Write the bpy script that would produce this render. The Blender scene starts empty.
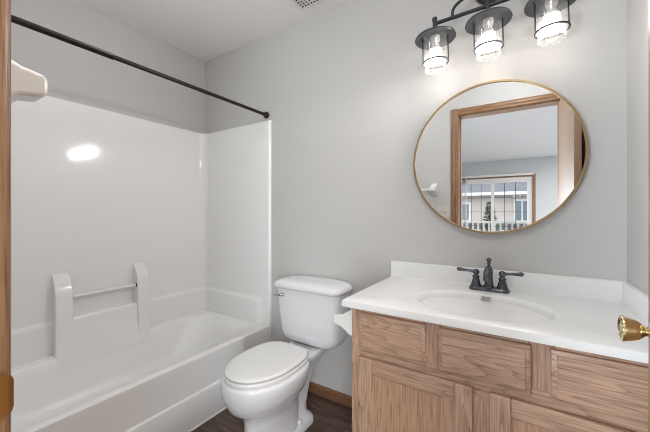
import bpy, bmesh, math, random
from mathutils import Vector, Matrix
random.seed(4)
S = bpy.context.scene
COL = S.collection
PI = math.pi

# ------------------------------------------------------------------ camera
cam_d = bpy.data.cameras.new('camera'); cam = bpy.data.objects.new('camera', cam_d); COL.objects.link(cam)
cam.location = (0, 0, 1.1611)
cam.rotation_euler = (PI/2, 0, 0.5719)
cam_d.sensor_width = 36; cam_d.lens = 308.5173/650*36
cam_d.shift_y = -(216-212.6304)/650
cam_d.clip_start = 0.02
S.camera = cam

# ------------------------------------------------------------------ world, lights, exposure
w = bpy.data.worlds.new('sky'); S.world = w; w.use_nodes = True
bg = w.node_tree.nodes['Background']
bg.inputs[0].default_value = (0.90, 0.95, 1.0, 1); bg.inputs[1].default_value = 2.4

def area(name, loc, rot, sx, sy, power, col, spread=None):
    d = bpy.data.lights.new(name, 'AREA'); d.shape = 'RECTANGLE'; d.size = sx; d.size_y = sy
    d.energy = power; d.color = col
    o = bpy.data.objects.new(name, d); COL.objects.link(o); o.location = loc; o.rotation_euler = rot
    if spread: d.spread = math.radians(spread)
    return o
def lamp(name, loc, power, radius, col):
    d = bpy.data.lights.new(name, 'POINT'); d.energy = power; d.color = col; d.shadow_soft_size = radius
    o = bpy.data.objects.new(name, d); COL.objects.link(o); o.location = loc
    return o
def toward(v): return Vector(v).to_track_quat('-Z', 'Z').to_euler()
NEUTRAL = (0.965, 0.98, 1.0); COOL = (0.87, 0.94, 1.0)
lamp('bathroom_fill_light', (-1.20, 0.62, 2.285), 6.8, 0.11, NEUTRAL)  # added fill on the tub side, out of view; no ceiling fitting here
lamp('bathroom_fill_light', (-0.02, 0.62, 2.285), 8.2, 0.11, NEUTRAL)  # second added fill, on the vanity side
area('hall_fill_light', (-0.12, -0.55, 2.425), (0, 0, 0), 1.1, 0.8, 2.5, NEUTRAL)  # invented fill above the hall, unseen, shining in through the doorway
area('living_room_fill_light', (1.6, -2.9, 2.42), (0, 0, 0), 1.2, 1.6, 150, (1.0, 0.985, 0.98))  # invented light to brighten the living room, kept outside the mirror view
area('doorway_fill_light', (-1.45, -1.5, 0.95), toward((0.75, 1, -0.02)), 1.1, 1.1, 44, COOL, 95)  # unseen soft panel added behind the camera, fills through the door
area('doorway_fill_light', (0.84, -1.3, 0.92), toward((-0.6, 1, -0.04)), 0.9, 1.2, 10, COOL, 95)  # matching added panel, for the low wall beside the toilet

S.view_settings.view_transform = 'Standard'
S.view_settings.look = 'None'
S.view_settings.gamma = 1
S.view_settings.use_curve_mapping = False
S.view_settings.exposure = 0.10
S.cycles.filter_width = 1.0
BULB_SPOT = 8.0        # spot added to each bulb, aimed at the tub
BULB_FRONT = 3.0       # second added spot, aimed into the room
BULB_ROUND = 0.42      # bare bulb output
BULB_GLOW = 5.0

# ------------------------------------------------------------------ materials
def srgb(r, g, b):
    f = lambda c: ((c/255+0.055)/1.055)**2.4 if c > 10 else c/255/12.92
    return (f(r), f(g), f(b), 1)

def mat(name, col, rough=0.5, metal=0.0, bump=0.0, bscale=200, coat=0.0, var=0.0, vscale=4, ior=1.5):
    m = bpy.data.materials.new(name); m.use_nodes = True
    nt = m.node_tree; N = nt.nodes; L = nt.links; b = N['Principled BSDF']
    b.inputs['Base Color'].default_value = col; b.inputs['Roughness'].default_value = rough
    b.inputs['Metallic'].default_value = metal; b.inputs['Coat Weight'].default_value = coat
    b.inputs['Coat Roughness'].default_value = 0.05; b.inputs['IOR'].default_value = ior
    tc = N.new('ShaderNodeTexCoord')
    if var or bump:
        n = N.new('ShaderNodeTexNoise'); n.inputs['Scale'].default_value = vscale; n.inputs['Detail'].default_value = 4
        L.new(tc.outputs['Object'], n.inputs['Vector'])
        mx = N.new('ShaderNodeMix'); mx.data_type = 'RGBA'
        L.new(n.outputs['Fac'], mx.inputs['Factor'])
        mx.inputs['A'].default_value = tuple(c*(1-var) for c in col[:3])+(1,)
        mx.inputs['B'].default_value = tuple(min(1, c*(1+var)) for c in col[:3])+(1,)
        L.new(mx.outputs['Result'], b.inputs['Base Color'])
    if bump:
        n2 = N.new('ShaderNodeTexNoise'); n2.inputs['Scale'].default_value = bscale; n2.inputs['Detail'].default_value = 3
        L.new(tc.outputs['Object'], n2.inputs['Vector'])
        bp = N.new('ShaderNodeBump'); bp.inputs['Strength'].default_value = bump; bp.inputs['Distance'].default_value = 0.002
        L.new(n2.outputs['Fac'], bp.inputs['Height']); L.new(bp.outputs['Normal'], b.inputs['Normal'])
    return m

def wood(name, light, dark, axis=0, rough=0.42, scale=1.0, fine=0.48, contrast=1.0):
    """oak: grain runs along axis (0 x, 1 y, 2 z)"""
    m = bpy.data.materials.new(name); m.use_nodes = True
    nt = m.node_tree; N = nt.nodes; L = nt.links; b = N['Principled BSDF']
    b.inputs['Roughness'].default_value = rough
    tc = N.new('ShaderNodeTexCoord'); oi = N.new('ShaderNodeObjectInfo')
    mul = N.new('ShaderNodeMath'); mul.operation = 'MULTIPLY'; mul.inputs[1].default_value = 37.0
    L.new(oi.outputs['Random'], mul.inputs[0])
    add = N.new('ShaderNodeVectorMath'); add.operation = 'ADD'
    L.new(tc.outputs['Object'], add.inputs[0]); L.new(mul.outputs[0], add.inputs[1])
    def mapped(along, across):
        mp = N.new('ShaderNodeMapping'); s = [across]*3; s[axis] = along
        mp.inputs['Scale'].default_value = s; L.new(add.outputs[0], mp.inputs['Vector']); return mp
    # broad cathedral figure: contour lines of a stretched noise field
    n1 = N.new('ShaderNodeTexNoise'); n1.inputs['Scale'].default_value = 1.0; n1.inputs['Detail'].default_value = 2.5; n1.inputs['Roughness'].default_value = 0.45
    L.new(mapped(0.95*scale, 9.0*scale).outputs[0], n1.inputs['Vector'])
    k = N.new('ShaderNodeMath'); k.operation = 'MULTIPLY'; k.inputs[1].default_value = 20.0; L.new(n1.outputs['Fac'], k.inputs[0])
    fr = N.new('ShaderNodeMath'); fr.operation = 'FRACT'; L.new(k.outputs[0], fr.inputs[0])
    r1 = N.new('ShaderNodeValToRGB'); e = r1.color_ramp.elements
    e[0].position = 0.0; e[0].color = (0.15, 0.15, 0.15, 1); e[1].position = 1.0; e[1].color = (0.25, 0.25, 0.25, 1)
    x = r1.color_ramp.elements.new(0.14); x.color = (0.62, 0.62, 0.62, 1)
    x = r1.color_ramp.elements.new(0.5); x.color = (0.9, 0.9, 0.9, 1)
    x = r1.color_ramp.elements.new(0.93); x.color = (1, 1, 1, 1)
    L.new(fr.outputs[0], r1.inputs[0])
    # pores
    n2 = N.new('ShaderNodeTexNoise'); n2.inputs['Scale'].default_value = 1.0; n2.inputs['Detail'].default_value = 3.0
    L.new(mapped(9.0*scale, 260.0*scale).outputs[0], n2.inputs['Vector'])
    r2 = N.new('ShaderNodeValToRGB'); e = r2.color_ramp.elements
    e[0].position = 0.36; e[0].color = (0, 0, 0, 1); e[1].position = 0.56; e[1].color = (1, 1, 1, 1)
    L.new(n2.outputs['Fac'], r2.inputs[0])
    # slow tone drift
    n3 = N.new('ShaderNodeTexNoise'); n3.inputs['Scale'].default_value = 1.0; n3.inputs['Detail'].default_value = 1.0
    L.new(mapped(0.8, 7.0).outputs[0], n3.inputs['Vector'])
    def mix(a, bb, f):
        q = N.new('ShaderNodeMix'); q.data_type = 'FLOAT'; q.inputs['Factor'].default_value = f
        L.new(a, q.inputs['A']); L.new(bb, q.inputs['B']); return q.outputs['Result']
    f = mix(r1.outputs[0], r2.outputs[0], fine)
    f = mix(f, n3.outputs['Fac'], 0.3)
    mx = N.new('ShaderNodeMix'); mx.data_type = 'RGBA'
    L.new(f, mx.inputs['Factor']); mx.inputs['A'].default_value = dark; mx.inputs['B'].default_value = light
    L.new(mx.outputs['Result'], b.inputs['Base Color'])
    bp = N.new('ShaderNodeBump'); bp.inputs['Strength'].default_value = 0.15; bp.inputs['Distance'].default_value = 0.001
    L.new(r2.outputs[0], bp.inputs['Height']); L.new(bp.outputs['Normal'], b.inputs['Normal'])
    return m

def plank_floor(name):
    m = bpy.data.materials.new(name); m.use_nodes = True
    nt = m.node_tree; N = nt.nodes; L = nt.links; b = N['Principled BSDF']
    tc = N.new('ShaderNodeTexCoord')
    mp0 = N.new('ShaderNodeMapping'); mp0.inputs['Location'].default_value = (0.35, 0.018, 0)
    L.new(tc.outputs['Object'], mp0.inputs['Vector'])
    br = N.new('ShaderNodeTexBrick'); br.offset = 0.37; br.inputs['Scale'].default_value = 1.0
    br.inputs['Brick Width'].default_value = 1.22; br.inputs['Row Height'].default_value = 0.18
    br.inputs['Mortar Size'].default_value = 0.0012; br.inputs['Mortar Smooth'].default_value = 0.2
    br.inputs['Color1'].default_value = (0, 0, 0, 1); br.inputs['Color2'].default_value = (1, 1, 1, 1); br.inputs['Mortar'].default_value = (0.5, 0.5, 0.5, 1)
    L.new(mp0.outputs[0], br.inputs['Vector'])
    sc = N.new('ShaderNodeVectorMath'); sc.operation = 'SCALE'; sc.inputs['Scale'].default_value = 7.3
    L.new(br.outputs['Color'], sc.inputs[0])
    add = N.new('ShaderNodeVectorMath'); add.operation = 'ADD'
    L.new(tc.outputs['Object'], add.inputs[0]); L.new(sc.outputs[0], add.inputs[1])
    mp = N.new('ShaderNodeMapping'); mp.inputs['Scale'].default_value = (3.5, 34, 1); L.new(add.outputs[0], mp.inputs['Vector'])
    n = N.new('ShaderNodeTexNoise'); n.inputs['Scale'].default_value = 1; n.inputs['Detail'].default_value = 6; n.inputs['Roughness'].default_value = 0.62; n.inputs['Distortion'].default_value = 0.5
    L.new(mp.outputs[0], n.inputs['Vector'])
    cr = N.new('ShaderNodeValToRGB'); e = cr.color_ramp.elements
    e[0].position = 0.28; e[0].color = srgb(54, 42, 36); e[1].position = 0.75; e[1].color = srgb(130, 106, 90)
    x = cr.color_ramp.elements.new(0.5); x.color = srgb(90, 71, 60)
    L.new(n.outputs['Fac'], cr.inputs[0])
    mx = N.new('ShaderNodeMix'); mx.data_type = 'RGBA'; L.new(br.outputs['Fac'], mx.inputs['Factor'])
    L.new(cr.outputs[0], mx.inputs['A']); mx.inputs['B'].default_value = srgb(36, 30, 27)
    L.new(mx.outputs['Result'], b.inputs['Base Color'])
    b.inputs['Roughness'].default_value = 0.42
    bp = N.new('ShaderNodeBump'); bp.inputs['Strength'].default_value = 0.2; bp.inputs['Distance'].default_value = 0.001
    L.new(n.outputs['Fac'], bp.inputs['Height']); L.new(bp.outputs['Normal'], b.inputs['Normal'])
    return m

def glassy(name, tint=(1, 1, 1, 1), mn=0.04, pw=4.0, haze=0.0):
    m = bpy.data.materials.new(name); m.use_nodes = True
    nt = m.node_tree; N = nt.nodes; L = nt.links; N.clear()
    out = N.new('ShaderNodeOutputMaterial'); t = N.new('ShaderNodeBsdfTransparent'); t.inputs[0].default_value = tint
    g = N.new('ShaderNodeBsdfGlossy'); g.inputs['Roughness'].default_value = 0.03
    lw = N.new('ShaderNodeLayerWeight'); lw.inputs['Blend'].default_value = 0.5
    p = N.new('ShaderNodeMath'); p.operation = 'POWER'; p.inputs[1].default_value = pw; L.new(lw.outputs['Facing'], p.inputs[0])
    ad = N.new('ShaderNodeMath'); ad.operation = 'MULTIPLY_ADD'; ad.use_clamp = True; ad.inputs[1].default_value = 0.35; ad.inputs[2].default_value = mn; L.new(p.outputs[0], ad.inputs[0])
    mx = N.new('ShaderNodeMixShader'); L.new(ad.outputs[0], mx.inputs[0]); L.new(t.outputs[0], mx.inputs[1]); L.new(g.outputs[0], mx.inputs[2])
    last = mx
    if haze:
        tr = N.new('ShaderNodeBsdfTranslucent'); tr.inputs[0].default_value = (0.95, 0.95, 0.95, 1)
        df = N.new('ShaderNodeBsdfDiffuse'); df.inputs[0].default_value = (0.9, 0.9, 0.9, 1)
        m0 = N.new('ShaderNodeMixShader'); m0.inputs[0].default_value = 0.5; L.new(tr.outputs[0], m0.inputs[1]); L.new(df.outputs[0], m0.inputs[2])
        m2 = N.new('ShaderNodeMixShader'); m2.inputs[0].default_value = haze; L.new(mx.outputs[0], m2.inputs[1]); L.new(m0.outputs[0], m2.inputs[2]); last = m2
    L.new(last.outputs[0], out.inputs[0]); return m

def emit(name, col, s):
    m = bpy.data.materials.new(name); m.use_nodes = True
    nt = m.node_tree; N = nt.nodes; N.clear()
    out = N.new('ShaderNodeOutputMaterial'); e = N.new('ShaderNodeEmission'); e.inputs[0].default_value = col; e.inputs[1].default_value = s
    nt.links.new(e.outputs[0], out.inputs[0]); return m

M = {}
M['wall'] = mat('wall_paint', srgb(193, 192, 190), 0.75, bump=0.12, bscale=260)
M['ceil'] = mat('ceiling_texture', srgb(240, 239, 238), 0.85, bump=0.5, bscale=120)
M['lwall'] = mat('living_room_paint', srgb(200, 202, 202), 0.8, bump=0.1)
M['floor'] = plank_floor('brown_vinyl_plank')
M['fiberglass'] = mat('white_gelcoat', srgb(237, 237, 236), 0.10, var=0.01, vscale=3)
M['basin'] = mat('white_gelcoat_basin', srgb(237, 237, 236), 0.32, var=0.01, vscale=3)
M['porcelain'] = mat('white_porcelain', srgb(221, 222, 224), 0.12, var=0.008, vscale=5)
M['seatplastic'] = mat('white_seat_plastic', srgb(221, 221, 220), 0.25, var=0.008)
M['ceramic'] = mat('white_ceramic', srgb(228, 228, 226), 0.18, var=0.01)
M['marble'] = mat('cultured_marble_white', srgb(226, 226, 225), 0.22, var=0.012, vscale=6)
M['bronze'] = mat('dark_bronze', srgb(46, 41, 38), 0.3, 0.6, var=0.15, vscale=40)
M['gunmetal'] = mat('gunmetal_fixture', srgb(54, 55, 58), 0.5, 0.3, var=0.12, vscale=30)
M['disc'] = mat('gunmetal_disc', srgb(80, 82, 86), 0.45, 0.4, var=0.1, vscale=30)
M['faucet'] = mat('faucet_dark_bronze', srgb(92, 93, 98), 0.24, 0.9, var=0.2, vscale=60)
M['chrome'] = mat('chrome', srgb(200, 202, 205), 0.12, 1.0, var=0.03)
M['satin'] = mat('satin_bar', srgb(226, 226, 226), 0.3, 0.1, var=0.02)
M['overflow'] = mat('dull_nickel', srgb(150, 148, 142), 0.5, 0.4, var=0.05)
M['brass'] = mat('polished_brass', srgb(214, 198, 156), 0.14, 1.0, var=0.1, vscale=25)
M['antique'] = mat('antique_brass', srgb(176, 140, 92), 0.3, 1.0, var=0.18, vscale=30)
M['gold'] = mat('brushed_gold_frame', srgb(160, 137, 102), 0.38, 0.8, var=0.05, vscale=20)
M['white_metal'] = mat('white_vinyl', srgb(232, 228, 226), 0.4, var=0.01)
M['plate'] = mat('switch_plate', srgb(205, 201, 193), 0.35, var=0.01)
M['vent'] = mat('vent_white', srgb(226, 225, 222), 0.5, var=0.01)
M['dark'] = mat('dark_cavity', srgb(30, 28, 26), 0.8, var=0.05)
M['caulk'] = mat('white_caulk', srgb(238, 238, 236), 0.4, var=0.01)
M['mirror'] = mat('mirror_silver', (0.93, 0.94, 0.94, 1), 0.0, 1.0)
M['glass'] = glassy('clear_shade_glass', (0.99, 0.99, 0.99, 1), 0.03, 3.0, 0.05)
M['pane'] = glassy('window_glass', (0.98, 0.99, 0.99, 1), 0.01, 5.0)
M['bulb'] = emit('lit_bulb', (1.0, 0.93, 0.84, 1), BULB_GLOW)
M['collar'] = mat('bulb_collar', srgb(215, 214, 210), 0.4, var=0.02)
CAB_L, CAB_D = srgb(204, 169, 144), srgb(84, 57, 42)
M['oak_h'] = wood('oak_cabinet_horizontal', CAB_L, CAB_D, 0)
M['oak_v'] = wood('oak_cabinet_vertical', CAB_L, CAB_D, 2)
M['oak_panel'] = wood('oak_cabinet_panel', srgb(196, 160, 132), srgb(136, 100, 78), 2, fine=0.8)
TR_L, TR_D = srgb(156, 119, 86), srgb(90, 62, 42)
M['trim_x'] = wood('oak_trim_x', TR_L, TR_D, 0, 0.35, fine=0.7)
M['trim_z'] = wood('oak_trim_z', TR_L, TR_D, 2, 0.35, fine=0.7)
M['trim_y'] = wood('oak_trim_y', TR_L, TR_D, 1, 0.35, fine=0.7)
M['base'] = wood('oak_baseboard', srgb(134, 96, 68), srgb(88, 60, 42), 0, 0.4, fine=0.7)
M['doorwood'] = wood('oak_door_veneer', srgb(148, 118, 92), srgb(122, 92, 68), 2, 0.38, fine=0.7)
M['siding'] = mat('beige_siding', srgb(202, 190, 184), 0.8, var=0.05)
M['shingle'] = mat('grey_shingle', srgb(120, 122, 128), 0.9, var=0.25, vscale=9)
M['snow'] = mat('pale_ground', srgb(120, 118, 112), 0.9, var=0.1)
M['recess_shade'] = mat('dark_porch_recess_shade', srgb(96, 92, 92), 0.8, var=0.2)  # shade under the neighbour's porch, given as a dark colour
M['winglass'] = mat('house_window_glass', srgb(120, 130, 140), 0.1, var=0.1)
M['needle'] = mat('conifer_green', srgb(62, 78, 52), 0.9, var=0.35, vscale=20)
M['bark'] = mat('bark', srgb(84, 66, 52), 0.9, var=0.2, vscale=20)
M['carpet'] = mat('living_room_carpet', srgb(170, 172, 176), 0.95, bump=0.5, bscale=300)

# ------------------------------------------------------------------ mesh helpers (world coordinates in, shifted to the parent's origin on build)
ROOT_LOC = {}
def thing(name, label, cat, loc, group=None, kind=None):
    o = bpy.data.objects.new(name, None); COL.objects.link(o); o.location = loc
    o.empty_display_size = 0.05
    o['label'] = label; o['category'] = cat
    if group: o['group'] = group
    if kind: o['kind'] = kind
    return o
def world_loc(o):
    v = Vector((0, 0, 0))
    while o is not None:
        v = v + Vector(o.location); o = o.parent
    return v
def obj(name, bm, m, parent=None, smooth=None, label=None, loc=None, bevel=None, sub=0):
    bmesh.ops.remove_doubles(bm, verts=bm.verts, dist=1e-6)
    bmesh.ops.recalc_face_normals(bm, faces=bm.faces)
    me = bpy.data.meshes.new(name); bm.to_mesh(me); bm.free()
    org = Vector(loc) if loc is not None else (world_loc(parent) if parent else Vector((0, 0, 0)))
    me.transform(Matrix.Translation(-org))
    me.materials.append(m)
    o = bpy.data.objects.new(name, me); COL.objects.link(o)
    if parent:
        o.parent = parent; o.location = org - world_loc(parent)
    else:
        o.location = org
    if label: o['label'] = label
    if bevel:
        b = o.modifiers.new('bevel', 'BEVEL'); b.width = bevel[0]; b.segments = bevel[1]; b.limit_method = 'ANGLE'; b.angle_limit = math.radians(40)
        b.harden_normals = False
    if sub:
        s = o.modifiers.new('sub', 'SUBSURF'); s.levels = sub; s.render_levels = sub
    if smooth is not None:
        for p in me.polygons: p.use_smooth = True
        if smooth < 180:
            try: me.set_sharp_from_angle(angle=math.radians(smooth))
            except Exception: pass
    return o
def struct(name, bm, m, label=None, cat=None, **k):
    o = obj(name, bm, m, **k); o['kind'] = 'structure'
    if label: o['label'] = label
    if cat: o['category'] = cat
    return o
def box(bm, a, b):
    x0, y0, z0 = [min(p, q) for p, q in zip(a, b)]; x1, y1, z1 = [max(p, q) for p, q in zip(a, b)]
    v = [bm.verts.new(p) for p in ((x0,y0,z0),(x1,y0,z0),(x1,y1,z0),(x0,y1,z0),(x0,y0,z1),(x1,y0,z1),(x1,y1,z1),(x0,y1,z1))]
    for f in ((0,1,2,3),(4,5,6,7),(0,1,5,4),(1,2,6,5),(2,3,7,6),(3,0,4,7)): bm.faces.new([v[i] for i in f])
    return bm
def B(a, b): return box(bmesh.new(), a, b)
def loft(bm, rings, cap0=True, cap1=True, closed=True):
    R = [[bm.verts.new(p) for p in r] for r in rings]
    n = len(R[0])
    for i in range(len(R)-1):
        for j in range(n if closed else n-1):
            k = (j+1) % n
            try: bm.faces.new((R[i][j], R[i][k], R[i+1][k], R[i+1][j]))
            except ValueError: pass
    if cap0: bm.faces.new(R[0])
    if cap1: bm.faces.new(R[-1])
    return R
def lathe(bm, prof, c=(0, 0, 0), axis='z', n=32):
    """prof: (radius, height) list"""
    rings = []
    for r, h in prof:
        r = max(r, 1e-5)
        ring = []
        for i in range(n):
            a = 2*PI*i/n; u, v = r*math.cos(a), r*math.sin(a)
            p = {'z': (u, v, h), 'x': (h, u, v), 'y': (u, h, v)}[axis]
            ring.append((c[0]+p[0], c[1]+p[1], c[2]+p[2]))
        rings.append(ring)
    loft(bm, rings, True, True)
    return bm
def tube(bm, path, r, n=12, closed=False):
    P = [Vector(p) for p in path]; N = len(P); rings = []
    up = Vector((0, 0, 1))
    for i, p in enumerate(P):
        if closed: t = P[(i+1) % N]-P[i-1]
        else: t = (P[min(i+1, N-1)]-P[max(i-1, 0)])
        t.normalize()
        a = t.cross(up)
        if a.length < 1e-3: a = t.cross(Vector((0, 1, 0)))
        a.normalize(); b = t.cross(a); b.normalize()
        rr = r[i] if isinstance(r, (list, tuple)) else r
        rings.append([tuple(p+a*(rr*math.cos(2*PI*k/n))+b*(rr*math.sin(2*PI*k/n))) for k in range(n)])
    if closed: rings.append(rings[0]); loft(bm, rings, False, False)
    else: loft(bm, rings)
    return bm
def spline(pts, per=8):
    P = [Vector(p) for p in pts]; out = []
    for i in range(len(P)-1):
        p0, p1, p2, p3 = P[max(i-1, 0)], P[i], P[i+1], P[min(i+2, len(P)-1)]
        for k in range(per):
            t = k/per
            out.append(0.5*((2*p1)+(-p0+p2)*t+(2*p0-5*p1+4*p2-p3)*t*t+(-p0+3*p1-3*p2+p3)*t**3))
    out.append(P[-1]); return [tuple(p) for p in out]
def prism(bm, poly, axis, a, b):
    """poly of 2-D points swept from a to b on axis; 2-D order: x->(y,z) y->(x,z) z->(x,y)"""
    def P(p, h): return {'x': (h, p[0], p[1]), 'y': (p[0], h, p[1]), 'z': (p[0], p[1], h)}[axis]
    loft(bm, [[P(p, a) for p in poly], [P(p, b) for p in poly]]); return bm
def rrect(cx, cy, hx, hy, r, z, seg=6, bow=0.0):
    pts = []
    for (sx, sy, a0) in ((1, 1, 0), (-1, 1, PI/2), (-1, -1, PI), (1, -1, 1.5*PI)):
        for k in range(seg+1):
            a = a0+PI/2*k/seg
            pts.append([cx+sx*(hx-r)+r*math.cos(a), cy+sy*(hy-r)+r*math.sin(a), z])
    if bow:
        for p in pts:
            if p[1] < cy: p[1] -= bow*(1-((p[0]-cx)/hx)**2)
    return [tuple(p) for p in pts]

# ------------------------------------------------------------------ room measures
H = 2.434; D = 1.6395; XL = -2.2597; XR = 0.3376; YF = 0.0913; WT = 0.115
YO = YF-WT
JL, JR, DH = -0.516, 0.240, 2.072     # door opening
LX0, LX1, LY = -2.6, 3.4, -5.36       # living room
SX0, SX1, SH = -1.46, 0.17, 2.0       # sliding door opening

struct('floor', B((XL-0.1, YO, -0.06), (XR+0.1, D+0.1, 0)), M['floor'], 'dark brown wood plank vinyl floor of the bathroom', 'floor')
struct('floor_living_room', B((LX0, LY-0.15, -0.06), (LX1, YO, 0)), M['carpet'])
struct('ceiling', B((XL-0.1, YO, H), (XR+0.1, D+0.1, H+0.08)), M['ceil'], 'white textured bathroom ceiling', 'ceiling')
struct('ceiling_living_room', B((LX0, LY-0.15, H), (LX1, YO, H+0.08)), M['ceil'])
struct('wall_left', B((XL-0.1, YF, 0), (XL, D, H)), M['wall'], 'light grey painted wall above the tub surround', 'wall')
struct('wall_back', B((XL-0.1, D, 0), (XR+0.1, D+0.1, H)), M['wall'], 'light grey painted wall behind toilet and round mirror', 'wall')
struct('wall_right', B((XR, YF, 0), (XR+0.1, D, H)), M['wall'], 'light grey painted wall at the right end of the vanity', 'wall')
bm = bmesh.new()
box(bm, (LX0, YO, 0), (JL-0.02, YF, H)); box(bm, (JR+0.02, YO, 0), (LX1, YF, H)); box(bm, (JL-0.02, YO, DH+0.02), (JR+0.02, YF, H))
struct('wall_front', bm, M['wall'], 'light grey wall with the doorway, seen in the mirror', 'wall')
bm = bmesh.new()
box(bm, (LX0, LY-0.12, 0), (SX0, LY, H)); box(bm, (SX1, LY-0.12, 0), (LX1, LY, H)); box(bm, (SX0, LY-0.12, SH), (SX1, LY, H))
struct('wall_living_room', bm, M['lwall'], 'pale living room wall around the sliding door, seen in the mirror', 'wall')
struct('wall_living_left', B((LX0-0.1, LY-0.12, 0), (LX0, YO, H)), M['lwall'])
struct('wall_living_right', B((LX1, LY-0.12, 0), (LX1+0.1, YO, H)), M['lwall'])

# door frame: jambs, stops, casing on both faces
bm = bmesh.new()
box(bm, (JL-0.02, YO, 0), (JL, YF, DH)); box(bm, (JR, YO, 0), (JR+0.02, YF, DH))
tr = struct('trim_1', bm, M['trim_z'], 'oak frame of the bathroom doorway, at left edge and in mirror', 'door frame', bevel=(0.002, 2))
obj('head_jamb', B((JL-0.02, YO, DH), (JR+0.02, YF, DH+0.02)), M['trim_x'], tr)
obj('door_stop', B((JL, YO+0.03, 0), (JL+0.011, YO+0.065, DH)), M['trim_z'], tr, bevel=(0.002, 2))
CW = 0.066
def casing_v(x0, x1, y, d, name='casing'):
    bm = bmesh.new(); s = 1 if x1 > x0 else -1
    pf = [(x0, y), (x0, y+d*0.010), (x0+s*0.004, y+d*0.017), (x0+s*0.012, y+d*0.0195), (x0+s*0.022, y+d*0.019), (x0+s*0.026, y+d*0.0155), (x0+s*0.03, y+d*0.019), (x1-s*0.008, y+d*0.0195), (x1, y+d*0.011), (x1, y)]
    prism(bm, pf, 'z', 0, DH+0.005+CW); return obj(name, bm, M['trim_z'], tr, smooth=50)
def casing_h(x0, x1, y, d):
    bm = bmesh.new(); z0 = DH+0.005
    pf = [(y, z0), (y+d*0.010, z0), (y+d*0.017, z0+0.004), (y+d*0.0195, z0+0.012), (y+d*0.019, z0+0.022), (y+d*0.0155, z0+0.026), (y+d*0.019, z0+0.03), (y+d*0.0195, z0+CW-0.008), (y+d*0.011, z0+CW), (y, z0+CW)]
    prism(bm, pf, 'x', x0, x1); return obj('head_casing', bm, M['trim_x'], tr, smooth=50)
for (y, d) in ((YF, 1), (YO, -1)):
    casing_v(JL-0.005, JL-0.005-CW, y, d); casing_v(JR+0.005, JR+0.005+CW, y, d); casing_h(JL-0.0049, JR+0.0049, y, d)
# strike plate on the left jamb, its lip wrapping the casing edge
bm = bmesh.new(); zc = 0.945
pl = [(-0.0, 0.020), (0.0, 0.0285)]
rows = []
pth = [(JL+0.0006, YF-0.036), (JL+0.0008, YF-0.004), (JL+0.0010, YF+0.006), (JL+0.0014, YF+0.0120), (JL+0.0006, YF+0.0160), (JL-0.0012, YF+0.0182)]
hs = [0.0265, 0.0265, 0.0265, 0.025, 0.0215, 0.016]
rings = []
for (x, y), h in zip(pth, hs):
    rings.append([(x, y, zc-h), (x, y, zc-h*0.33), (x, y, zc+h*0.33), (x, y, zc+h), (x+0.0016, y, zc+h), (x+0.0016, y, zc+h*0.33), (x+0.0016, y, zc-h*0.33), (x+0.0016, y, zc-h)])
loft(bm, rings)
sp = obj('strike_plate', bm, M['antique'], tr, smooth=50, label='antique brass strike plate with curved lip')
bm = bmesh.new(); lathe(bm, [(0.0001, JL+0.0018), (0.0045, JL+0.0018), (0.0045, JL+0.0034), (0.003, JL+0.0042), (0.0001, JL+0.0042)], (0, YF-0.012, zc+0.018), 'x', 16)
obj('screw', bm, M['antique'], sp, smooth=40)

# baseboards
def base_x(name, x0, x1, y, d, m='base'):
    bm = bmesh.new(); prism(bm, [(y, 0), (y+d*0.012, 0), (y+d*0.012, 0.044), (y+d*0.009, 0.056), (y+d*0.005, 0.062), (y, 0.062)], 'x', x0, x1)
    return struct(name, bm, M[m], smooth=35)
b0 = base_x('baseboard_back', -1.488, -0.587, D, -1); b0['label'] = 'narrow oak baseboard along the wall behind the toilet'; b0['category'] = 'baseboard'
base_x('baseboard_front', -1.488, JL-0.005-CW-0.001, YF, 1)
base_x('baseboard_living', LX0, SX0-0.07, LY, 1)

# ------------------------------------------------------------------ door, open into the room on the right
DX, DY1 = 0.241, 0.999
dr = struct('door_1', B((DX, YF+0.022, 0.012), (DX+0.034, DY1, 2.045)), M['doorwood'], 'flush oak door standing open at the right edge', 'door', bevel=(0.0015, 2), loc=(DX+0.034, YF+0.03, 0))
kz, ky = 0.905, 0.932
bm = bmesh.new(); lathe(bm, [(0.0001, DX), (0.032, DX), (0.032, DX-0.003), (0.027, DX-0.009), (0.014, DX-0.012), (0.0001, DX-0.012)], (0, ky, kz), 'x', 36)
obj('knob_rosette', bm, M['brass'], dr, smooth=50, label='round brass rosette')
bm = bmesh.new(); k0 = DX-0.010
lathe(bm, [(0.0001, k0), (0.0105, k0), (0.0095, k0-0.008), (0.0105, k0-0.012), (0.015, k0-0.016), (0.0205, k0-0.023), (0.0235, k0-0.031), (0.0255, k0-0.039), (0.0275, k0-0.0445), (0.0282, k0-0.047), (0.0272, k0-0.050), (0.022, k0-0.0508), (0.0205, k0-0.0485), (0.010, k0-0.0475), (0.0095, k0-0.0495), (0.0001, k0-0.0498)], (0, ky, kz), 'x', 40)
obj('door_knob', bm, M['brass'], dr, smooth=40, label='polished brass tulip door knob')

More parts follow.
